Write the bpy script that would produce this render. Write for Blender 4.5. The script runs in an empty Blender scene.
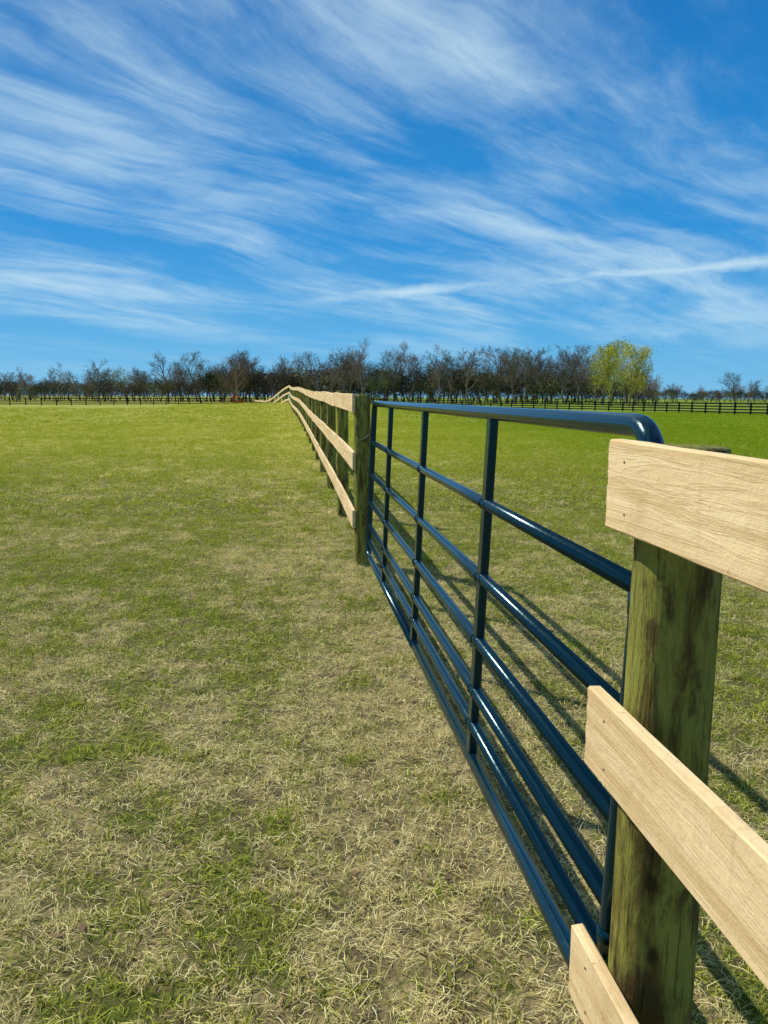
import bpy, math, random
import numpy as np
from mathutils import Vector, Matrix
random.seed(7); rng=np.random.default_rng(11)
scene=bpy.context.scene
scene.view_settings.view_transform='Standard'
try: scene.view_settings.look='None'
except Exception: pass
scene.view_settings.exposure=0
EYE=1.42; YAW=math.radians(7.1); PITCH=math.radians(8.5); F=770.0

# ---------------------------------------------------------------- helpers
def link(o,parent=None):
    scene.collection.objects.link(o)
    if parent is not None: o.parent=parent
    return o
def empty(name):
    e=bpy.data.objects.new(name,None); e.empty_display_size=.2
    return link(e)
def mesh_np(name,V,Fl,sizes,mat=None,smooth=False):
    me=bpy.data.meshes.new(name)
    V=np.asarray(V,dtype=np.float32); Fl=np.asarray(Fl,dtype=np.int32).ravel(); sizes=np.asarray(sizes,dtype=np.int32)
    me.vertices.add(len(V)); me.vertices.foreach_set('co',V.ravel())
    me.loops.add(len(Fl)); me.loops.foreach_set('vertex_index',Fl)
    me.polygons.add(len(sizes))
    st=np.concatenate([[0],np.cumsum(sizes)[:-1]]).astype(np.int32)
    me.polygons.foreach_set('loop_start',st)
    me.update(calc_edges=True)
    if smooth: me.polygons.foreach_set('use_smooth',np.ones(len(sizes),dtype=bool))
    if mat: me.materials.append(mat)
    me.validate()
    return me
def mesh_py(name,V,Fc,mat=None,smooth=False):
    me=bpy.data.meshes.new(name); me.from_pydata([tuple(v) for v in V],[],Fc)
    me.update()
    if smooth: me.polygons.foreach_set('use_smooth',[True]*len(me.polygons))
    if mat: me.materials.append(mat)
    return me
def sstep(a,b,x):
    t=min(1,max(0,(x-a)/(b-a))); return t*t*(3-2*t)
def ground_z(x,y):
    if y<6: L=0
    elif y<60:
        L=.8*(y-6)/54.0-.05*math.sin((y-6)/54*math.pi)
    else: L=-.45+1.25*(1-sstep(57,80,y))/(1-sstep(57,80,60))
    L*=1-.28*sstep(3,14,-x)
    R=-.55*sstep(10,110,y)
    w=sstep(3,30,x)*1.0
    z=L*(1-w)+R*w
    if x<-3: z-=.16*sstep(3,16,-x)*sstep(20,60,y)
    z+=.035*math.sin(x*.31+1.3)*math.sin(y*.23+.4)*sstep(6,16,abs(y)+abs(x)*.3)
    return z
def W(u,D):
    t=(u-384)/F*D
    return (t*math.cos(YAW)+D*math.sin(YAW), D*math.cos(YAW)-t*math.sin(YAW))

class NT:
    def __init__(s,tree): s.t=tree; s.n=tree.nodes; s.l=tree.links
    def node(s,typ,**kw):
        n=s.n.new(typ)
        for k,v in kw.items(): setattr(n,k,v)
        return n
    def put(s,sock,v):
        if isinstance(v,bpy.types.NodeSocket): s.l.new(v,sock)
        else: sock.default_value=v
    def math(s,op,a,b=None,c=None,clamp=False):
        n=s.node('ShaderNodeMath',operation=op); n.use_clamp=clamp
        s.put(n.inputs[0],a)
        if b is not None: s.put(n.inputs[1],b)
        if c is not None: s.put(n.inputs[2],c)
        return n.outputs[0]
    def vmath(s,op,a,b=None):
        n=s.node('ShaderNodeVectorMath',operation=op); s.put(n.inputs[0],a)
        if b is not None: s.put(n.inputs[1],b)
        return n.outputs['Value'] if op in('DOT_PRODUCT','LENGTH') else n.outputs[0]
    def mix(s,f,a,b,blend='MIX'):
        n=s.node('ShaderNodeMix',data_type='RGBA',blend_type=blend)
        s.put(n.inputs[0],f)
        s.put(n.inputs[6],a if not isinstance(a,tuple) else (*a,1)[:4]); s.put(n.inputs[7],b if not isinstance(b,tuple) else (*b,1)[:4])
        return n.outputs[2]
    def noise(s,vec,scale,detail=4,rough=.5,dist=0,dim='3D'):
        n=s.node('ShaderNodeTexNoise'); n.noise_dimensions=dim
        if vec is not None: s.l.new(vec,n.inputs['Vector'])
        n.inputs['Scale'].default_value=scale; n.inputs['Detail'].default_value=detail
        n.inputs['Roughness'].default_value=rough; n.inputs['Distortion'].default_value=dist
        return n.outputs['Fac']
    def mrange(s,v,a,b,c=0,d=1,smooth=True):
        n=s.node('ShaderNodeMapRange'); n.interpolation_type='SMOOTHSTEP' if smooth else 'LINEAR'
        s.put(n.inputs[0],v)
        for i,x in enumerate((a,b,c,d)): s.put(n.inputs[i+1],x)
        return n.outputs[0]
    def mapping(s,vec,loc=(0,0,0),rot=(0,0,0),sc=(1,1,1)):
        n=s.node('ShaderNodeMapping'); s.l.new(vec,n.inputs[0])
        n.inputs[1].default_value=loc; n.inputs[2].default_value=rot; n.inputs[3].default_value=sc
        return n.outputs[0]
def new_mat(name):
    m=bpy.data.materials.new(name); m.use_nodes=True
    nt=NT(m.node_tree); b=m.node_tree.nodes['Principled BSDF']
    return m,nt,b
def bump(nt,b,h,strength=.5,dist=.01):
    n=nt.node('ShaderNodeBump'); n.inputs['Strength'].default_value=strength; n.inputs['Distance'].default_value=dist
    nt.l.new(h,n.inputs['Height']); nt.l.new(n.outputs[0],b.inputs['Normal'])

# ---------------------------------------------------------------- materials
def green_threshold(nt,pos):
    """share of blades that are green, from world position"""
    big=nt.noise(pos,.55,3,.6,0,'2D')
    small=nt.noise(nt.mapping(pos,loc=(7.3,2.1,0)),3.0,5,.72,0,'2D')
    sep=nt.node('ShaderNodeSeparateXYZ'); nt.l.new(pos,sep.inputs[0])
    far=nt.mrange(sep.outputs[1],1.5,13,0,.24,False)
    right=nt.mrange(sep.outputs[0],.8,6,0,.24)
    worn=nt.mrange(nt.math('ABSOLUTE',nt.math('SUBTRACT',sep.outputs[0],.15)),.2,1.3,-.13,0)
    a=nt.math('MULTIPLY',nt.math('SUBTRACT',big,.5),1.1)
    c=nt.math('MULTIPLY',nt.math('SUBTRACT',small,.5),2.0)
    t=nt.math('ADD',nt.math('ADD',a,c),nt.math('ADD',far,right))
    return nt.math('ADD',nt.math('ADD',t,worn),.56), sep
def grass_material():
    m=bpy.data.materials.new('grass_blades'); m.use_nodes=True
    nt=NT(m.node_tree); nt.n.clear()
    out=nt.node('ShaderNodeOutputMaterial')
    geo=nt.node('ShaderNodeNewGeometry'); pos=geo.outputs['Position']
    thr,sep=green_threshold(nt,pos)
    at=nt.node('ShaderNodeAttribute'); at.attribute_name='bl'
    sc=nt.node('ShaderNodeSeparateColor'); nt.l.new(at.outputs['Color'],sc.inputs[0])
    r,g=sc.outputs[0],sc.outputs[1]
    isgreen=nt.mrange(nt.math('SUBTRACT',thr,r),-.12,.12)
    green=nt.mix(g,(.10,.145,.014),(.58,.60,.085))
    far=nt.mrange(sep.outputs[1],2.5,20)
    green=nt.mix(nt.math('MULTIPLY',far,.75),green,(.43,.46,.028))
    straw=nt.mix(g,(.46,.36,.12),(.98,.88,.46))
    straw=nt.mix(nt.math('MULTIPLY',far,.75),straw,(.80,.71,.19))
    rp=nt.mrange(sep.outputs[0],1.5,14)
    rp=nt.math('MULTIPLY',rp,nt.mrange(sep.outputs[1],4,18))
    green=nt.mix(nt.math('MULTIPLY',rp,.85),green,(.215,.32,.013))
    straw=nt.mix(nt.math('MULTIPLY',rp,.75),straw,(.42,.48,.05))
    col=nt.mix(isgreen,straw,green)
    d=nt.node('ShaderNodeBsdfDiffuse'); t=nt.node('ShaderNodeBsdfTranslucent')
    nt.l.new(col,d.inputs[0]); nt.l.new(col,t.inputs[0])
    mx=nt.node('ShaderNodeMixShader'); mx.inputs[0].default_value=.28
    nt.l.new(d.outputs[0],mx.inputs[1]); nt.l.new(t.outputs[0],mx.inputs[2])
    nt.l.new(mx.outputs[0],out.inputs[0])
    return m
def ground_material():
    m,nt,b=new_mat('field_ground')
    geo=nt.node('ShaderNodeNewGeometry'); pos=geo.outputs['Position']
    thr,sep=green_threshold(nt,pos)
    r=nt.noise(pos,38,5,.75); r2=nt.noise(pos,9,4,.6)
    rr=nt.math('ADD',nt.math('MULTIPLY',nt.math('SUBTRACT',r,.5),2.2),.5)
    isg=nt.mrange(nt.math('SUBTRACT',thr,rr),-.25,.25)
    near=nt.mix(isg,(.34,.265,.12),(.10,.12,.02))
    soil_shade=nt.mix(nt.mrange(r2,.35,.6),(.13,.10,.05),near)  # soil and thatch colour, with dark blotches painting in shadow between blades
    farc=nt.mix(isg,(.46,.40,.10),(.22,.25,.018))
    rf=nt.noise(nt.mapping(pos,sc=(.12,.5,1)),1.0,5,.7)
    farc=nt.mix(nt.mrange(rf,.3,.7),farc,nt.mix(.35,farc,(.50,.44,.10)))
    rp=nt.mrange(sep.outputs[0],2,16)
    farc=nt.mix(nt.math('MULTIPLY',rp,.8),farc,(.14,.22,.012))
    col=nt.mix(nt.mrange(sep.outputs[1],6,26),soil_shade,farc)
    nt.l.new(col,b.inputs['Base Color']); b.inputs['Roughness'].default_value=.95
    b.inputs['Specular IOR Level'].default_value=.1
    bump(nt,b,nt.noise(pos,24,6,.7),.9,.03)
    return m
def board_material():
    m,nt,b=new_mat('rough_sawn_pine')
    tc=nt.node('ShaderNodeTexCoord'); oi=nt.node('ShaderNodeObjectInfo')
    off=nt.node('ShaderNodeCombineXYZ')
    for i,k in enumerate((37.0,11.0,23.0)): nt.l.new(nt.math('MULTIPLY',oi.outputs['Random'],k),off.inputs[i])
    v=nt.vmath('ADD',tc.outputs['Object'],off.outputs[0])
    g1=nt.noise(nt.mapping(v,sc=(.9,13,13)),1.0,4,.55,1.6)
    ring=nt.math('PINGPONG',nt.math('MULTIPLY',g1,11.0),.5)
    ring=nt.mrange(ring,.22,.5,0,1)
    g2=nt.noise(nt.mapping(v,sc=(5,110,110)),1.0,4,.65)
    blot=nt.noise(v,4,6,.7)
    saw=nt.noise(nt.mapping(v,rot=(0,.12,0),sc=(45,1.2,1.2)),1.0,3,.6)
    col=nt.mix(nt.mrange(g1,.30,.70),(.64,.43,.19),(.88,.65,.35))
    col=nt.mix(nt.math('MULTIPLY',ring,.25),col,(.52,.32,.14))
    col=nt.mix(nt.mrange(g2,.35,.7,0,.25),col,(.95,.77,.47))
    col=nt.mix(nt.mrange(blot,.46,.70,0,.65),col,(.56,.38,.17))
    col=nt.mix(nt.mrange(saw,.58,.74,0,.26),col,(.46,.31,.15))
    kn=nt.node('ShaderNodeTexVoronoi'); nt.l.new(nt.mapping(v,sc=(2.2,7,7)),kn.inputs['Vector']); kn.inputs['Scale'].default_value=1.0
    k=nt.mrange(kn.outputs['Distance'],.05,.17,1,0)
    sp=nt.noise(v,40,5,.75)
    col=nt.mix(nt.math('MULTIPLY',k,.7),col,(.24,.13,.05))
    col=nt.mix(nt.mrange(sp,.64,.72,0,.75),col,(.17,.11,.06))
    nt.l.new(col,b.inputs['Base Color']); b.inputs['Roughness'].default_value=.85; b.inputs['Specular IOR Level'].default_value=.15
    h=nt.math('ADD',nt.math('ADD',nt.math('MULTIPLY',g2,.5),nt.math('MULTIPLY',saw,.22)),nt.math('ADD',nt.math('MULTIPLY',ring,.15),nt.math('MULTIPLY',sp,1.0)))
    bump(nt,b,h,.48,.0045)
    return m
def post_material():
    m,nt,b=new_mat('treated_round_post')
    tc=nt.node('ShaderNodeTexCoord'); oi=nt.node('ShaderNodeObjectInfo')
    off=nt.node('ShaderNodeCombineXYZ')
    for i,k in enumerate((37.0,11.0,23.0)): nt.l.new(nt.math('MULTIPLY',oi.outputs['Random'],k),off.inputs[i])
    v=nt.vmath('ADD',tc.outputs['Object'],off.outputs[0])
    g=nt.noise(nt.mapping(v,sc=(16,16,2.6)),1.0,7,.68,.8)
    f=nt.noise(nt.mapping(v,sc=(110,110,7)),1.0,5,.75)
    bl=nt.noise(nt.mapping(v,sc=(14,14,6)),1.0,6,.7)
    col=nt.mix(nt.mrange(g,.36,.58),(.12,.085,.02),(.33,.32,.06))
    col=nt.mix(nt.mrange(bl,.50,.64,0,.8),col,(.090,.050,.018))
    col=nt.mix(nt.mrange(f,.52,.68,0,.7),col,(.035,.022,.010))
    wv=nt.node('ShaderNodeTexVoronoi'); nt.l.new(nt.mapping(v,sc=(13,13,7)),wv.inputs['Vector']); wv.inputs['Scale'].default_value=1.0
    k=nt.mrange(wv.outputs['Distance'],.06,.2,.8,0)
    col=nt.mix(k,col,(.025,.014,.007))
    nt.l.new(col,b.inputs['Base Color']); b.inputs['Roughness'].default_value=.75; b.inputs['Specular IOR Level'].default_value=.15
    bump(nt,b,nt.math('ADD',nt.math('MULTIPLY',f,1.3),nt.math('ADD',g,bl)),.9,.009)
    return m
def paint_material():
    m,nt,b=new_mat('navy_gate_paint')
    tc=nt.node('ShaderNodeTexCoord')
    n=nt.noise(tc.outputs['Object'],6,4,.6); n2=nt.noise(tc.outputs['Object'],60,4,.7)
    col=nt.mix(n,(.0006,.011,.020),(.001,.019,.033))
    col=nt.mix(nt.mrange(n2,.66,.80,0,.2),col,(.07,.09,.09))
    nt.l.new(col,b.inputs['Base Color'])
    nt.put(b.inputs['Roughness'],nt.mrange(n2,.3,.7,.13,.24))
    b.inputs['Specular IOR Level'].default_value=.6
    b.inputs['Specular Tint'].default_value=(.45,.88,1,1)
    bump(nt,b,nt.noise(tc.outputs['Object'],140,3,.5),.10,.002)
    return m
def simple(name,c,rough=.8,var=.3,scale=5,metal=0,spec=.3):
    m,nt,b=new_mat(name)
    geo=nt.node('ShaderNodeNewGeometry')
    n=nt.noise(geo.outputs['Position'],scale,3,.6)
    col=nt.mix(n,tuple(x*(1-var) for x in c),tuple(min(1,x*(1+var)) for x in c))
    nt.l.new(col,b.inputs['Base Color']); b.inputs['Roughness'].default_value=rough; b.inputs['Metallic'].default_value=metal
    b.inputs['Specular IOR Level'].default_value=spec
    return m
def leaf_material(name,c1,c2,scale=.9):
    m=bpy.data.materials.new(name); m.use_nodes=True
    nt=NT(m.node_tree); nt.n.clear(); out=nt.node('ShaderNodeOutputMaterial')
    geo=nt.node('ShaderNodeNewGeometry')
    n=nt.noise(geo.outputs['Position'],scale,2,.6)
    col=nt.mix(nt.mrange(n,.35,.65),c1,c2)
    d=nt.node('ShaderNodeBsdfDiffuse'); nt.l.new(col,d.inputs[0]); nt.l.new(d.outputs[0],out.inputs[0])
    return m
M_grass=grass_material(); M_ground=ground_material(); M_board=board_material(); M_post=post_material(); M_paint=paint_material()
M_steel=simple('dull_steel',(.10,.11,.12),.45,.3,40,.8,.5)
M_nail=simple('nail_steel',(.07,.06,.055),.5,.3,50,.6)
M_black=simple('black_fence_paint',(.012,.011,.011),.8,.3,3,0,.1)
M_bark=leaf_material('grey_brown_bark',(.16,.125,.095),(.30,.24,.18),.12)
M_bark2=leaf_material('dark_bark',(.095,.07,.05),(.19,.145,.11),.12)

# ---------------------------------------------------------------- ground
xs=np.unique(np.concatenate([np.arange(-40,40.1,1.0),np.arange(-160,161,8.0),np.array([-4000,-2000,-1000,-500,-300,300,500,1000,2000,4000.])]))
ys=np.unique(np.concatenate([np.arange(-10,120.1,1.0),np.arange(120,260,10.0),np.array([-400,-150,-50,-25,320,420,600,1000,2000,4000.])]))
V=[(x,y,ground_z(x,y)) for y in ys for x in xs]
nx=len(xs); ii=np.arange(len(ys)-1)[:,None]*nx+np.arange(nx-1)[None,:]
ii=ii.ravel(); Fc=np.stack([ii,ii+1,ii+1+nx,ii+nx],1)
link(bpy.data.objects.new('ground',mesh_np('ground',V,Fc,[4]*len(Fc),M_ground,True)))

# ---------------------------------------------------------------- grass
def blades(name,P,r,g,L,w,el):
    n=len(P)
    ang=g.uniform(0,2*np.pi,n)
    d=np.stack([np.cos(ang),np.sin(ang)],1); s=np.stack([-np.sin(ang),np.cos(ang)],1)
    tw=g.uniform(-.6,.6,n)
    z0=g.uniform(0,.012,n)*(L/.05)
    B=np.column_stack([P,-.003+z0*(r>.4)])
    mid=B+np.column_stack([d*(L*.55*np.cos(el))[:,None], L*.55*np.sin(el)])
    el2=el-g.uniform(.2,.9,n)
    tip=mid+np.column_stack([d*(L*.45*np.cos(el2))[:,None], np.maximum(L*.45*np.sin(el2),-mid[:,2]*.7)])
    bend=g.normal(0,.22,n)*L
    tip[:,:2]+=s*bend[:,None]
    sw=np.column_stack([s*np.cos(tw)[:,None]*w[:,None]/2, np.sin(tw)*w/2])
    V=np.empty((n,5,3)); V[:,0]=B-sw*.8; V[:,1]=B+sw*.8; V[:,2]=mid+sw; V[:,3]=mid-sw; V[:,4]=tip
    base=(np.arange(n)*5)[:,None]
    Fl=np.concatenate([base+np.array([0,1,2,3]),base+np.array([3,2,4])],1)
    me=mesh_np(name,V.reshape(-1,3),Fl,np.tile([4,3],n),M_grass)
    a=me.color_attributes.new('bl','FLOAT_COLOR','POINT')
    C=np.ones((n,5,4),dtype=np.float32); C[:,:,0]=r[:,None]; C[:,:,1]=g.random(n)[:,None]
    a.data.foreach_set('color',C.ravel())
    return me
def blade_patch(name,S,n,lr,wr,seed=0):
    g=np.random.default_rng(seed)
    nc=int(n*.5); k=max(6,int(n/50))
    cen=g.uniform(-S/2,S/2,(k,2)); pick=g.integers(0,k,nc)
    P=np.concatenate([g.uniform(-S/2,S/2,(n-nc,2)), cen[pick]+g.normal(0,S*.020,(nc,2))])
    r=g.random(n); crand=g.random(k); r[n-nc:]=np.clip(crand[pick]*.7+g.random(nc)*.3,0,1)
    L=g.uniform(lr[0],lr[1],n)*(1+.25*r); w=g.uniform(wr[0],wr[1],n)*(1-.25*r)
    el=np.where(g.random(n)<.45+.45*r, g.uniform(.0,.40,n), g.uniform(.45,1.3,n))
    return blades(name,P,r,g,L,w,el)
def tuft(name,n,R,lr,wr,rr,seed):
    g=np.random.default_rng(seed)
    P=g.normal(0,R,(n,2)); r=g.uniform(rr[0],rr[1],n)
    return blades(name,P,r,g,g.uniform(lr[0],lr[1],n),g.uniform(wr[0],wr[1],n),g.uniform(.35,1.4,n))
grass=empty('grass')
L0=[blade_patch('turf_fine_%d'%i,1.04,11000,(.018,.054),(.0018,.0034),100+i) for i in range(6)]
L1=[blade_patch('turf_mid_%d'%i,2.55,9500,(.035,.085),(.0045,.009),200+i) for i in range(4)]
L2=[blade_patch('turf_far_%d'%i,8.2,8000,(.06,.13),(.017,.034),300+i) for i in range(3)]
TG=[tuft('tuft_green_%d'%i,70,.035,(.045,.11),(.0018,.0038),(-.25,.15),400+i) for i in range(5)]
TS=[tuft('tuft_straw_%d'%i,110,.035,(.06,.13),(.0013,.0026),(.9,1.4),420+i) for i in range(3)]
def place(me,x,y,S,ang=None,sc=None):
    o=bpy.data.objects.new('turf',me)
    z=ground_z(x,y); e=S/2
    nrm=Vector((-(ground_z(x+e,y)-ground_z(x-e,y))/(2*e),-(ground_z(x,y+e)-ground_z(x,y-e))/(2*e),1)).normalized()
    a=random.randrange(4)*math.pi/2 if ang is None else ang
    rot=Vector((0,0,1)).rotation_difference(nrm).to_matrix().to_4x4()@Matrix.Rotation(a,4,'Z')
    D=Matrix.Diagonal((random.choice((-1,1)),1,random.uniform(.85,1.2),1)) if sc is None else Matrix.Diagonal((sc,sc,sc,1))
    o.matrix_world=Matrix.Translation((x,y,z))@rot@D
    link(o); o.parent=grass
    return o
for i in range(-8,8):
    for j in range(-1,9):
        x=i+.5; y=j+.5
        if -7.5<=x<=7.5 and abs(x)<3.5+max(y,0)*.9: place(random.choice(L0),x,y,1)
for i in range(-11,11):
    for j in range(0,14):
        x=i*2.5+1.25; y=-1+j*2.5+1.25
        if (abs(x)<7.5 and y<9) or abs(x)>5+y*.9: continue
        place(random.choice(L1),x,y,2.5)
for i in range(-11,13):
    for j in range(0,9):
        x=i*8+4; y=34+j*8+4
        place(random.choice(L2),x,y,8)
pc=[(random.uniform(-5,5),random.uniform(.8,13)) for _ in range(38)]
for k in range(620):
    if random.random()<.6:
        c=random.choice(pc); x=c[0]+random.gauss(0,.35); y=c[1]+random.gauss(0,.35)
    else: x=random.uniform(-6,7); y=random.uniform(.7,15)
    place(random.choice(TG),x,y,.5,random.uniform(0,6.28),random.uniform(.55,1.1))
for k in range(80):
    x=random.uniform(-6,7); y=random.uniform(.9,12)
    place(random.choice(TS),x,y,.5,random.uniform(0,6.28),random.uniform(.5,.9))
for k in range(9):
    place(random.choice(TS),-.62+random.gauss(0,.07),1.47+random.gauss(0,.06),.5,random.uniform(0,6.28),random.uniform(.8,1.2))
for k in range(26):   # a lush darker clump further out on the left
    place(random.choice(TG),-3.6+random.gauss(0,.35),8.9+random.gauss(0,.3),.5,random.uniform(0,6.28),random.uniform(1.0,1.6))
V=[];Fc=[]
for i in range(220):
    x=random.uniform(-5,5); y=random.uniform(1,9); z=ground_z(x,y)+random.uniform(.02,.04)
    a=random.uniform(0,6.28); L=random.uniform(.010,.022); w=L*.55; c,s=math.cos(a),math.sin(a); cu=random.uniform(.2,.6)*L
    pts=[(-L,0,cu),(-L*.3,w,cu*.5),(L*.5,w*.7,0),(L,0,cu*.8),(L*.5,-w*.7,.2*cu),(-L*.3,-w,cu)]
    b0=len(V); V+=[(x+p*c-q*s,y+p*s+q*c,z+r_) for p,q,r_ in pts]; Fc.append(tuple(range(b0,b0+6)))
link(bpy.data.objects.new('dry_leaves',mesh_py('dry_leaves',V,Fc,simple('dead_leaf',(.16,.10,.05),.9,.5,30))))

# ---------------------------------------------------------------- tube / box builders
def tube(path,rad,n=18,cap=True):
    P=[Vector(p) for p in path]; V=[];Fc=[]
    up=None
    for i,p in enumerate(P):
        t=(P[min(i+1,len(P)-1)]-P[max(i-1,0)]).normalized()
        if up is None:
            up=Vector((1,0,0)) if abs(t.x)<.9 else Vector((0,0,1))
        a=(up-t*up.dot(t)).normalized(); b=t.cross(a); up=a
        r=rad[i] if isinstance(rad,(list,tuple)) else rad
        for k in range(n):
            th=2*math.pi*k/n; V.append(p+a*(r*math.cos(th))+b*(r*math.sin(th)))
    for i in range(len(P)-1):
        for k in range(n):
            k2=(k+1)%n; Fc.append((i*n+k,i*n+k2,(i+1)*n+k2,(i+1)*n+k))
    if cap:
        Fc.append(tuple(reversed(range(n)))); Fc.append(tuple((len(P)-1)*n+k for k in range(n)))
    return V,Fc
def join(parts):
    V=[];Fc=[]
    for v,f in parts:
        b=len(V); V+=list(v); Fc+=[tuple(i+b for i in q) for q in f]
    return V,Fc
def board_obj(name,p0,p1,h,th,parent,warp=0,seg=10,bev=.003,side=1,fray=.0):
    p0=Vector(p0);p1=Vector(p1); L=(p1-p0).length
    V=[];Fc=[]
    R=[(th/2,-h/2+bev+(h-2*bev)*k/side) for k in range(side+1)]
    Lf=[(-th/2,h/2-bev-(h-2*bev)*k/side) for k in range(side+1)]
    prof=[(-th/2+bev,-h/2),(th/2-bev,-h/2)]+R+[(th/2-bev,h/2),(-th/2+bev,h/2)]+Lf
    n=len(prof)
    ph=random.uniform(0,6)
    endj=[[random.uniform(-fray,fray) for _ in prof] for _ in range(2)]
    for i in range(seg+1):
        x0=-L/2+L*i/seg
        wz=warp*math.sin(ph+i/seg*4); wy=warp*.6*math.sin(ph*2+i/seg*3); hj=1+random.uniform(-.006,.006)
        for q,(a,b) in enumerate(prof):
            x=x0+(endj[0][q] if i==0 else (endj[1][q] if i==seg else 0))
            V.append((x,a+wy,b*hj+wz+random.uniform(-.0008,.0008)))
    for i in range(seg):
        for k in range(n):
            k2=(k+1)%n; Fc.append((i*n+k,(i+1)*n+k,(i+1)*n+k2,i*n+k2))
    Fc.append(tuple(range(n))); Fc.append(tuple(reversed([seg*n+k for k in range(n)])))
    me=mesh_py(name,V,Fc,M_board)
    o=bpy.data.objects.new(name,me)
    X=(p1-p0).normalized(); Z=Vector((0,0,1)); Yv=Z.cross(X).normalized(); Z=X.cross(Yv)
    m=Matrix((X,Yv,Z)).transposed().to_4x4(); m.translation=(p0+p1)/2
    link(o,parent); o.matrix_world=m
    return o
def post_obj(name,x,y,z0,h,r,parent,n=28,seg=14):
    V=[];Fc=[]; ph=random.uniform(0,6)
    lx=random.uniform(-.008,.008)
    rings=[(i/seg)*h for i in range(seg+1)]+[h+.004,h+.006]
    for i,z in enumerate(rings):
        f=1.03-.06*z/h
        if i==seg+1:f*=.93
        if i==seg+2:f*=.5
        for k in range(n):
            th=2*math.pi*k/n
            rr=r*f*(1+.018*math.sin(2*th+ph+z)+.012*math.sin(5*th+ph*2)+.008*math.sin(z*7+th*3))
            V.append((rr*math.cos(th)+lx*z,rr*math.sin(th),z-.15 if i==0 else z))
    R=len(rings)
    for i in range(R-1):
        for k in range(n):
            k2=(k+1)%n; Fc.append((i*n+k,i*n+k2,(i+1)*n+k2,(i+1)*n+k))
    Fc.append(tuple((R-1)*n+k for k in range(n)))
    o=bpy.data.objects.new(name,mesh_py(name,V,Fc,M_post,True)); link(o,parent); o.location=(x,y,z0)
    return o
def nails(name,pts,parent,r=.0028):
    V=[];Fc=[]
    for (x,y,z) in pts:
        b=len(V)
        for k in range(8): V.append((x-.0012,y+r*math.cos(k*math.pi/4),z+r*math.sin(k*math.pi/4)))
        V.append((x-.0025,y,z))
        for k in range(8): Fc.append((b+k,b+8,b+(k+1)%8))
    o=bpy.data.objects.new(name,mesh_py(name,V,Fc,M_nail,True)); link(o,parent)

# ---------------------------------------------------------------- near fence section
nf=empty('wooden_fence')
NX=.668
post_obj('post_1',NX,1.243,0,1.335,.0765,nf,40,30)
post_obj('post_2',NX,-1.17,0,1.33,.077,nf)
post_obj('post_3',NX,-3.6,0,1.33,.077,nf)
TH=.026; BX=NX-.077-TH/2-.003
for i,(zt,ye) in enumerate(((EYE-.072,1.300),(EYE-.545,1.345),(EYE-1.065,1.375))):
    zc=zt-.078
    board_obj('board_%d'%(i+1),(BX,ye,zc),(BX,-1.17,zc-.006),.156,TH,nf,.0015,24,.003,14,.0022)
    board_obj('board_%d'%(i+4),(BX,-1.174,zc-.006),(BX,-3.62,zc),.156,TH,nf,.002)
    nails('nails_%d'%(i+1),[(BX-TH/2,1.235+.03*i,zc+.043),(BX-TH/2,1.225+.03*i,zc-.045)],nf)

# ---------------------------------------------------------------- far fence run
ff=empty('wooden_fence')
PX=.622
pys=[6.42+2.44*i for i in range(23)]
pts=[(PX-.42*sstep(18,62,y),y) for y in pys]
ylast=pys[-1]; xl=pts[-1][0]
for k in range(1,14):
    t=k/13.; pts.append((xl-3.8*t, ylast+30*t))
ztop0=1.435
for i,(x,y) in enumerate(pts):
    g=ground_z(x,y)
    post_obj('post_%d'%(i+1),x,y,g-.02,ztop0+random.uniform(-.01,.03),.066 if i else .072,ff,16 if i>3 else 28,6 if i>3 else 14)
for i in range(len(pts)-1):
    (xa,ya),(xb,yb)=pts[i],pts[i+1]
    ga,gb=ground_z(xa,ya),ground_z(xb,yb)
    st=-.05 if i==0 else .002
    d=Vector((xb-xa,yb-ya)).normalized(); nrm=Vector((-d.y,d.x))*(.066+TH/2+.004)
    for j,zt in enumerate((1.43,.955,.475)):
        zc=zt-.075; jz=random.uniform(-.008,.008)
        board_obj('board_%d_%d'%(i+1,j+1),(xa+nrm.x+d.x*st,ya+nrm.y+d.y*st,ga+zc+jz),(xb+nrm.x-d.x*.002,yb+nrm.y-d.y*.002,gb+zc+jz),.15,TH,ff,.004 if i<6 else .0,6 if i<6 else 2)
nails('nails_far',[(PX-.066-TH-.004,y+dy,ground_z(PX,y)+zt-.075+dz) for y in pys[:4] for zt in (1.43,.955,.475) for dy,dz in ((-.02,.04),(.02,-.04))],ff)

# ---------------------------------------------------------------- gate
gate=empty('metal_farm_gate')
def gx(z): return .650+.050*(z-.12)/1.25
Y0,Y1=1.40,6.27
ztop,zbot=1.366,.12
rc=.09
def G(y,z): return (gx(z),y,z)
def arc(cy,cz,a0,a1,n=12):
    return [G(cy+rc*math.cos(math.radians(a0+(a1-a0)*i/n)),cz+rc*math.sin(math.radians(a0+(a1-a0)*i/n))) for i in range(n+1)]
frame=[G((Y0+Y1)/2,zbot)]+[G(Y1-rc-.3,zbot)]+arc(Y1-rc,zbot+rc,-90,0)+[G(Y1,(ztop+zbot)/2)]+arc(Y1-rc,ztop-rc,0,90)+[G((Y0+Y1)/2,ztop)]+arc(Y0+rc,ztop-rc,90,180)+[G(Y0,(ztop+zbot)/2)]+arc(Y0+rc,zbot+rc,180,270)+[G((Y0+Y1)/2-.001,zbot)]
v,f=tube(frame,.0235,24)
link(bpy.data.objects.new('frame',mesh_py('frame',v,f,M_paint,True)),gate)
parts=[]
for i,z in enumerate((1.05,.786,.556,.368,.24)):
    parts.append(tube([G(Y0,z),G(3,z+.001),G(4.6,z-.001),G(Y1,z)],.0205,20))
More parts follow.
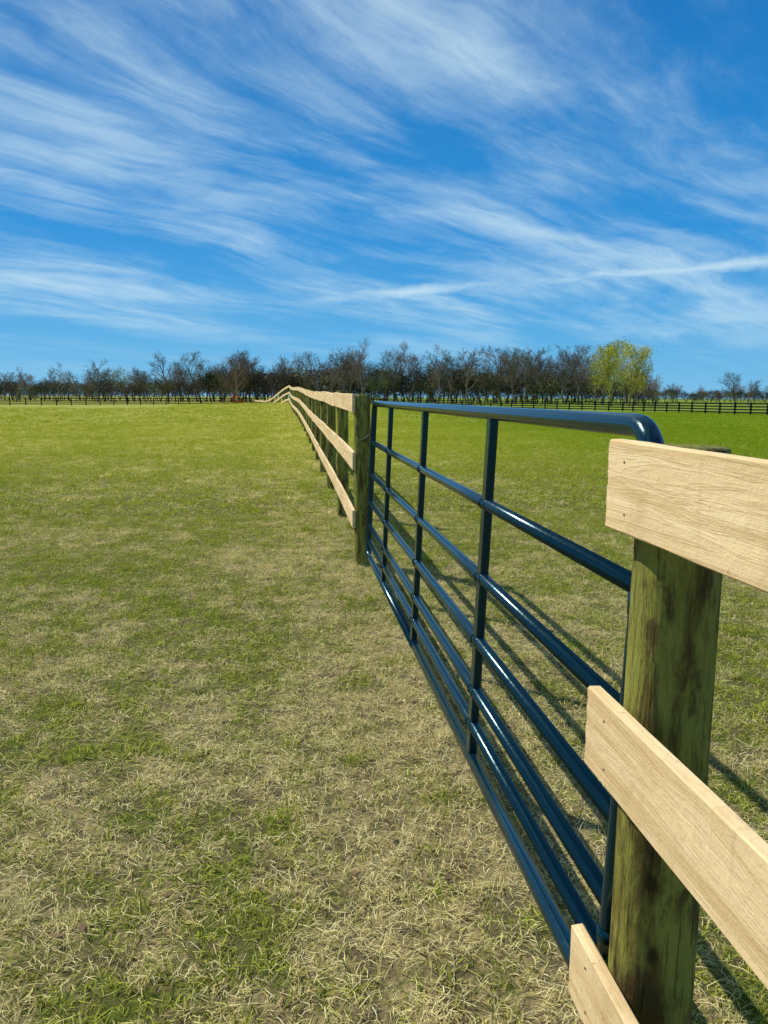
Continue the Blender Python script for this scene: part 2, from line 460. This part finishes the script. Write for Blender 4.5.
v,f=join(parts); link(bpy.data.objects.new('rails',mesh_py('rails',v,f,M_paint,True)),gate)
def cbox(y,z0,z1,dx,dy,bev=.004):
    V=[];
    prof=[(-dx/2+bev,-dy/2),(dx/2-bev,-dy/2),(dx/2,-dy/2+bev),(dx/2,dy/2-bev),(dx/2-bev,dy/2),(-dx/2+bev,dy/2),(-dx/2,dy/2-bev),(-dx/2,-dy/2+bev)]
    for z in (z0,z1):
        for a,b in prof: V.append((gx(z)+a,y+b,z))
    Fc=[(k,(k+1)%8,8+(k+1)%8,8+k) for k in range(8)]+[tuple(reversed(range(8))),tuple(range(8,16))]
    return V,Fc
v,f=join([cbox(y,zbot-.012,ztop-.004,.030,.052) for y in (2.6,3.92,5.25)])
link(bpy.data.objects.new('braces',mesh_py('braces',v,f,M_paint)),gate)
parts=[]
for y in (2.6,3.92,5.25):
    for z in (1.05,.786,.556,.368,.24):
        for s in (-1,1): parts.append(tube([G(y+s*.026,z),G(y+s*.032,z)],[.0245,.0212],16))
v,f=join(parts); link(bpy.data.objects.new('welds',mesh_py('welds',v,f,M_paint,True)),gate)
parts=[]
for z in (1.02,.30):
    x=gx(z)
    parts.append(tube([(x,Y0,z-.022),(x,Y0,z+.022)],.0265,16))
    parts.append(tube([(x,Y0-.01,z),(x+.01,Y0-.12,z)],.008,12))
v,f=join(parts); link(bpy.data.objects.new('hinges',mesh_py('hinges',v,f,M_paint,True)),gate)
parts=[]
for k in range(14):
    t=k/13.; a=math.pi*t
    c=Vector((gx(1.1)-.035-.045*math.sin(a),Y1-.03+.2*t,1.12-.05*math.sin(a)))
    L=.016; ang=k%2
    ring=[]
    for q in range(13):
        th=2*math.pi*q/12
        o1=Vector((0,L*math.cos(th),0)); o2=Vector((0,0,.009*math.sin(th))) if ang else Vector((.009*math.sin(th),0,0))
        ring.append(c+o1+o2)
    parts.append(tube(ring,.0028,6,False))
v,f=join(parts); link(bpy.data.objects.new('chain',mesh_py('chain',v,f,M_steel,True)),gate)

# ---------------------------------------------------------------- black board fences far away
def rail_fence(name,path,hgt=1.4,rails=4,sp=2.6):
    V=[];Fc=[]
    def bx(a,b,z0a,z0b,z1a,z1b,w):
        a=Vector(a);b=Vector(b); d=(b-a).normalized(); n=Vector((-d.y,d.x))*w/2; k=len(V)
        for p,z0,z1 in ((a,z0a,z1a),(b,z0b,z1b)):
            for s in (-1,1):
                q=p+n*s; V.append((q.x,q.y,z0)); V.append((q.x,q.y,z1))
        Fc.extend([(k,k+1,k+5,k+4),(k+2,k+6,k+7,k+3),(k+1,k+3,k+7,k+5),(k,k+4,k+6,k+2),(k,k+2,k+3,k+1),(k+4,k+5,k+7,k+6)])
    P=[]
    for (a,b) in zip(path[:-1],path[1:]):
        a=Vector(a);b=Vector(b); n=max(1,int((b-a).length/sp))
        P+= [a+(b-a)*i/n for i in range(n)]
    P.append(Vector(path[-1]))
    for i,p in enumerate(P):
        g=ground_z(p.x,p.y); d=Vector((.08,0))
        bx(p-d,p+d,g-.1,g-.1,g+hgt+.08,g+hgt+.08,.16)
        if i<len(P)-1:
            q=P[i+1]; g2=ground_z(q.x,q.y); dd=(q-p).normalized(); nn=Vector((-dd.y,dd.x))*.1
            for k in range(rails):
                z=hgt-k*(hgt-.2)/(rails-.6)
                bx(p-nn,q-nn,g+z-.17,g2+z-.17,g+z,g2+z,.04)
    link(bpy.data.objects.new(name,mesh_py(name,V,Fc,M_black)))
rail_fence('black_board_fence',[W(1100,62),W(800,86),W(620,120),W(380,170),W(300,185)])
rail_fence('black_board_fence',[W(-350,130),W(-20,140),W(180,165),W(262,180)])

# ---------------------------------------------------------------- trees
def grow(seed,H=12,spread=.55,trunk=.25,lv=4,kids=(9,6,5,4),tw=.022,droop=0.0,first=.22,width=1.0,low=.45,hi=.95):
    R=random.Random(seed); V=[];Fc=[];tips=[]
    def seg(p,q,r0,r1,n=3):
        d=(q-p)
        if d.length<1e-4:return
        t=d.normalized(); a=t.orthogonal().normalized(); b=t.cross(a); k=len(V)
        for (c,r) in ((p,r0),(q,r1)):
            for i in range(n):
                th=2*math.pi*i/n; V.append(c+a*(r*math.cos(th))+b*(r*math.sin(th)))
        for i in range(n): Fc.append((k+i,k+(i+1)%n,k+n+(i+1)%n,k+n+i))
    def br(p,d,L,r,level):
        ns=4 if level==0 else (3 if level<2 else (2 if level<4 else 1))
        pts=[p]; dirs=[d]
        for i in range(ns):
            d=(d+Vector((R.gauss(0,.12),R.gauss(0,.12),R.gauss(0,.08)+(.10 if level and not droop else 0)-droop*level*.12))).normalized()
            pts.append(pts[-1]+d*L/ns); dirs.append(d)
        for i in range(ns):
            f0=1-.75*i/ns; f1=1-.75*(i+1)/ns
            seg(pts[i],pts[i+1],max(r*f0,tw*.5),max(r*f1,tw*.45),6 if level==0 else (4 if level==1 else 3))
        if level>=lv: tips.append(pts[-1]); return
        if level>=2: tips.append(pts[-1])
        nk=kids[min(level,len(kids)-1)]
        for j in range(nk):
            t=(first if level==0 else .2)+(1-(first if level==0 else .2))*((j+R.random())/nk)
            i=min(ns-1,int(t*ns)); q=pts[i].lerp(pts[i+1],t*ns-i)
            dd=dirs[i+1]; a=dd.orthogonal().normalized(); b=dd.cross(a)
            th=j*2.4+R.uniform(-.5,.5); an=R.uniform(low,hi)
            nd=(dd*math.cos(an)+(a*math.cos(th)+b*math.sin(th))*math.sin(an)*width).normalized()
            ll=L*(spread if level==0 else .52)*R.uniform(.75,1.12)*(1.15-.55*t)
            br(q,nd,ll,max(r*.42*(1-.4*t),tw*.5),level+1)
    br(Vector((0,0,-.3)),Vector((0,0,1)),H*.90,trunk,0)
    return V,Fc,tips
def add_leaves(V,Fc,tips,per,size,spread,seed,hang=0):
    R=random.Random(seed)
    for t in tips:
        for _ in range(per):
            c=t+Vector((R.gauss(0,spread),R.gauss(0,spread),R.gauss(0,spread)-hang*R.random()))
            a=Vector((R.gauss(0,1),R.gauss(0,1),R.gauss(0,1))).normalized(); b=a.orthogonal().normalized()
            s=size*R.uniform(.5,1.2); k=len(V)
            V+= [c-a*s,c-b*s*.6,c+a*s,c+b*s*.6]; Fc.append((k,k+1,k+2,k+3))
def tree_mesh(name,seed,bark,leaf=None,per=2,size=.12,lspread=.3,hang=0,**kw):
    V,Fc,tips=grow(seed,**kw)
    n0=len(Fc)
    if leaf: add_leaves(V,Fc,tips,per,size,lspread,seed,hang)
    me=mesh_py(name,V,Fc,bark)
    if leaf:
        me.materials.append(leaf); mi=np.zeros(len(me.polygons),dtype=np.int32); mi[n0:]=1; me.polygons.foreach_set('material_index',mi)
    return me
LF_bud=leaf_material('russet_buds',(.16,.115,.08),(.24,.18,.12))
LF_ol=leaf_material('olive_buds',(.13,.14,.05),(.22,.22,.08))
LF_will=leaf_material('spring_yellow_leaves',(.34,.32,.03),(.78,.70,.08))
LF_gr=leaf_material('spring_green_leaves',(.16,.23,.04),(.28,.34,.08))
LF_red=leaf_material('red_bud_leaves',(.24,.10,.07),(.32,.15,.10))
LF_dk=leaf_material('evergreen_leaves',(.02,.04,.015),(.04,.065,.022))
LF_br=leaf_material('brush_brown',(.06,.048,.035),(.12,.092,.065))
bare=[tree_mesh('bare_%d'%i,20+i,(M_bark,M_bark2)[i%2],(LF_bud,LF_bud,None,LF_ol,None,None)[i],1,.09,.3,H=12,spread=(.55,.6,.5,.58,.62,.52)[i],
      width=1,kids=(12,7,5,4),tw=.028,first=(.2,.25,.18,.22,.3,.2)[i],low=.35,hi=.9) for i in range(6)]
shr=[tree_mesh('brush_%d'%i,60+i,M_bark2,(LF_br,LF_ol,LF_dk,LF_br)[i],3,.16,.35,H=5,spread=.7,first=.03,trunk=.1,kids=(11,5,3),lv=3,tw=.035) for i in range(4)]
line=empty('distant_tree_line')
prof=[(-500,22),(-100,18),(0,18),(60,20),(100,23),(150,25),(200,28),(225,34),(300,34),(345,42),(400,36),(440,36),(500,38),(560,38),(592,36),(645,20),(690,9),(740,12),(800,10),(1000,20),(1400,25)]
def pr(u): return float(np.interp(u,[a for a,b in prof],[b for a,b in prof]))
def put(me,u,D,h,base,parent,sx=1):
    x,y=W(u,D); o=bpy.data.objects.new('tree',me)
    s=h/base; o.location=(x,y,ground_z(x,y)-.1); o.scale=(s*sx,s*sx,s); o.rotation_euler=(0,0,random.uniform(0,6.28)); link(o,parent); return o
for row,(D,step) in enumerate(((235,20),(265,14),(300,12))):
    u=-200+row*6
    while u<1000:
        uu=u+random.uniform(-8,8); P=pr(uu)*random.uniform(.5,1.18)
        dd=D+random.uniform(-8,8)+ (130 if 655<uu<1000 else 0)
        if uu<215 and row<1: u+=step; continue
        put(random.choice(bare),uu,dd,P*dd/F+1.9,12.0,line,random.uniform(.9,1.3))
        u+=step*random.uniform(.4,1.6)
for row,(D,step) in enumerate(((250,8),(290,7))):
    u=-200
    while u<1000:
        uu=u+random.uniform(-3,3); dd=D+random.uniform(-6,6)+(120 if 655<uu<1000 else 0)
        k=(.25,.62) if 205<uu<600 else (.2,.48)
        put(random.choice(shr),uu,dd,(random.uniform(*k)*pr(uu)+2.5)*dd/F+1.9,5.0,line,random.uniform(1.0,1.6)); u+=step
def solo(name,me,u,D,px,base=12.0,sx=1):
    x,y=W(u,D); o=bpy.data.objects.new(name,me); h=px*D/F+1.42-ground_z(x,y); s=h/base
    o.location=(x,y,ground_z(x,y)-.1); o.scale=(s*sx,s*sx,s); o.rotation_euler=(0,0,random.uniform(0,6.28)); link(o)
for u,px,k in ((60,25,0),(100,32,2),(170,38,5),(203,37,3),(148,22,1),(348,45,0),(468,43,4),(500,42,1),(576,41,0),(600,47,2),(732,22,1),(745,17,4),(20,19,4),(652,22,2)):
    solo('bare_tree',bare[k],u,215,px,12,1.2)
will=tree_mesh('willow',91,simple('yellow_bark',(.30,.25,.06),.9,.3,.5),LF_will,14,.15,.5,.8,H=12,spread=.62,first=.08,trunk=.3,kids=(13,7,4),lv=3,width=1.0,low=.35,hi=.95)
solo('yellow_green_willow_tree',will,608,190,47,12,.98)
solo('yellow_green_willow_tree',will,626,196,46,12,.98)
gm=tree_mesh('greening',92,M_bark,LF_gr,3,.17,.4,0,H=12,spread=.6,first=.12,trunk=.25,kids=(10,6,4),lv=3)
solo('budding_green_tree',gm,129,205,27,12,1.1)
solo('budding_green_tree',gm,372,215,20,12,1.1)
rm=tree_mesh('redbud',93,M_bark,LF_red,3,.14,.4,0,H=12,spread=.6,first=.12,trunk=.25,kids=(10,6,4),lv=3)
solo('red_budding_tree',rm,240,205,32,12,1.2)
rs=tree_mesh('russet_shrub',94,M_bark2,leaf_material('russet_leaves',(.30,.07,.03),(.42,.13,.05)),4,.12,.2,0,H=2,spread=.8,first=.05,trunk=.05,kids=(9,5,4),lv=2,tw=.02)
solo('russet_shrub',rs,236,95,.5,2.0,1.2)

# ---------------------------------------------------------------- sun + sky
sh=Vector((-.72,.69,0)).normalized(); EL=math.radians(46)
sd=Vector((sh.x*math.cos(EL),sh.y*math.cos(EL),math.sin(EL)))
sun=bpy.data.lights.new('sun','SUN'); sun.energy=5.0; sun.angle=math.radians(.5); sun.color=(1,.965,.89)
so=bpy.data.objects.new('sun',sun); link(so); so.rotation_euler=sd.to_track_quat('Z','Y').to_euler(); so.location=(0,0,20)
w=bpy.data.worlds.new('World'); scene.world=w; w.use_nodes=True
nt=NT(w.node_tree); bg=w.node_tree.nodes['Background']
sky=nt.node('ShaderNodeTexSky'); sky.sky_type='NISHITA'; sky.sun_disc=False; sky.sun_elevation=EL; sky.sun_rotation=math.atan2(sh.x,sh.y)%(2*math.pi)
sky.air_density=1.0; sky.dust_density=.2; sky.ozone_density=3.0
tc=nt.node('ShaderNodeTexCoord'); dirv=tc.outputs['Generated']
sp=nt.node('ShaderNodeSeparateXYZ'); nt.l.new(dirv,sp.inputs[0])
cr=nt.node('ShaderNodeValToRGB'); nt.l.new(sp.outputs[2],cr.inputs[0])
e=cr.color_ramp.elements
e[0].position=0; e[0].color=(1.4,4.3,6.9,1); e[1].position=1; e[1].color=(.03,.45,1.8,1)
for p,c in ((.07,(.70,3.45,6.5,1)),(.19,(.15,2.35,5.8,1)),(.47,(.03,1.30,4.1,1))):
    q=e.new(p); q.color=c
skyc=nt.mix(.94,sky.outputs[0],cr.outputs[0])
zz=nt.math('ADD',nt.math('MAXIMUM',sp.outputs[2],0.0),.13)
px=nt.math('DIVIDE',sp.outputs[0],zz); py=nt.math('DIVIDE',sp.outputs[1],zz)
cb=nt.node('ShaderNodeCombineXYZ'); nt.l.new(px,cb.inputs[0]); nt.l.new(py,cb.inputs[1])
P=cb.outputs[0]
def nvec(vec,scale,amp):
    n=nt.node('ShaderNodeTexNoise'); nt.l.new(vec,n.inputs['Vector']); n.inputs['Scale'].default_value=scale; n.inputs['Detail'].default_value=2
    s=nt.vmath('SUBTRACT',n.outputs['Color'],(.5,.5,.5)); m=nt.node('ShaderNodeVectorMath',operation='SCALE'); nt.l.new(s,m.inputs[0]); m.inputs['Scale'].default_value=amp
    return m.outputs[0]
Pw=nt.vmath('ADD',nt.vmath('ADD',P,nvec(P,.5,.75)),nvec(P,3.5,.09))
A=math.radians(54)
rot=(0,0,-(math.pi/2-A))
R1=nt.mapping(Pw,rot=rot)
s1=nt.noise(nt.mapping(R1,loc=(3.1,1.7,0),sc=(.6,2.2,1)),1.0,7,.58,.35)
s2=nt.noise(nt.mapping(R1,loc=(1.3,5.2,2),sc=(1.9,8,1)),1.0,6,.65,.5)
brd=nt.noise(nt.mapping(R1,loc=(2.4,2.2,5),sc=(.6,1.2,1)),1.0,3,.5)
puf=nt.noise(nt.mapping(Pw,sc=(5,5,1)),1.0,7,.7)
den=nt.math('ADD',nt.math('MULTIPLY',s1,.62),nt.math('MULTIPLY',s2,.26))
den=nt.math('ADD',den,nt.math('MULTIPLY',puf,.12))
den=nt.math('ADD',den,nt.math('MULTIPLY',nt.math('SUBTRACT',brd,.5),.55))
c1=nt.mrange(den,.38,.76,0,.82)
def dirw(u,vv):
    x=(u-384)/F; y=(512-vv)/F
    f=math.cos(PITCH)+y*math.sin(PITCH); z=-math.sin(PITCH)+y*math.cos(PITCH)
    return Vector((x*math.cos(YAW)+f*math.sin(YAW), f*math.cos(YAW)-x*math.sin(YAW), z)).normalized()
a,b=dirw(330,298),dirw(790,256); n=a.cross(b).normalized()
wob=nt.math('MULTIPLY',nt.math('SUBTRACT',nt.noise(nt.mapping(dirv,sc=(12,12,12)),1.0,6,.7),.5),.022)
dn=nt.math('ABSOLUTE',nt.math('ADD',nt.vmath('DOT_PRODUCT',dirv,tuple(n)),wob))
c2=nt.mrange(dn,.0,.011,1,0)
mid=(a+b).normalized()
c2=nt.math('MULTIPLY',c2,nt.mrange(nt.vmath('DOT_PRODUCT',dirv,tuple(mid)),.94,.98))
c2=nt.math('MULTIPLY',c2,nt.mrange(nt.noise(nt.mapping(dirv,sc=(8,8,40)),1.0,5,.65),.3,.6,.3,.75))
cl=nt.math('MAXIMUM',c1,c2)
cl=nt.math('MULTIPLY',cl,nt.mrange(sp.outputs[2],.02,.13,.1,1.0))
col=nt.mix(cl,skyc,(5.2,6.9,7.7))
nt.l.new(col,bg.inputs['Color']); bg.inputs['Strength'].default_value=.12

# ---------------------------------------------------------------- camera
cam=bpy.data.cameras.new('Camera'); co=bpy.data.objects.new('Camera',cam); link(co)
cam.sensor_fit='VERTICAL'; cam.sensor_height=24; cam.sensor_width=18; cam.lens=F/1024*24
cam.clip_start=.05; cam.clip_end=9000
co.matrix_world=Matrix.Translation((0,0,EYE))@Matrix.Rotation(-YAW,4,'Z')@Matrix.Rotation(math.pi/2-PITCH,4,'X')@Matrix.Rotation(math.radians(.3),4,'Z')
scene.camera=co
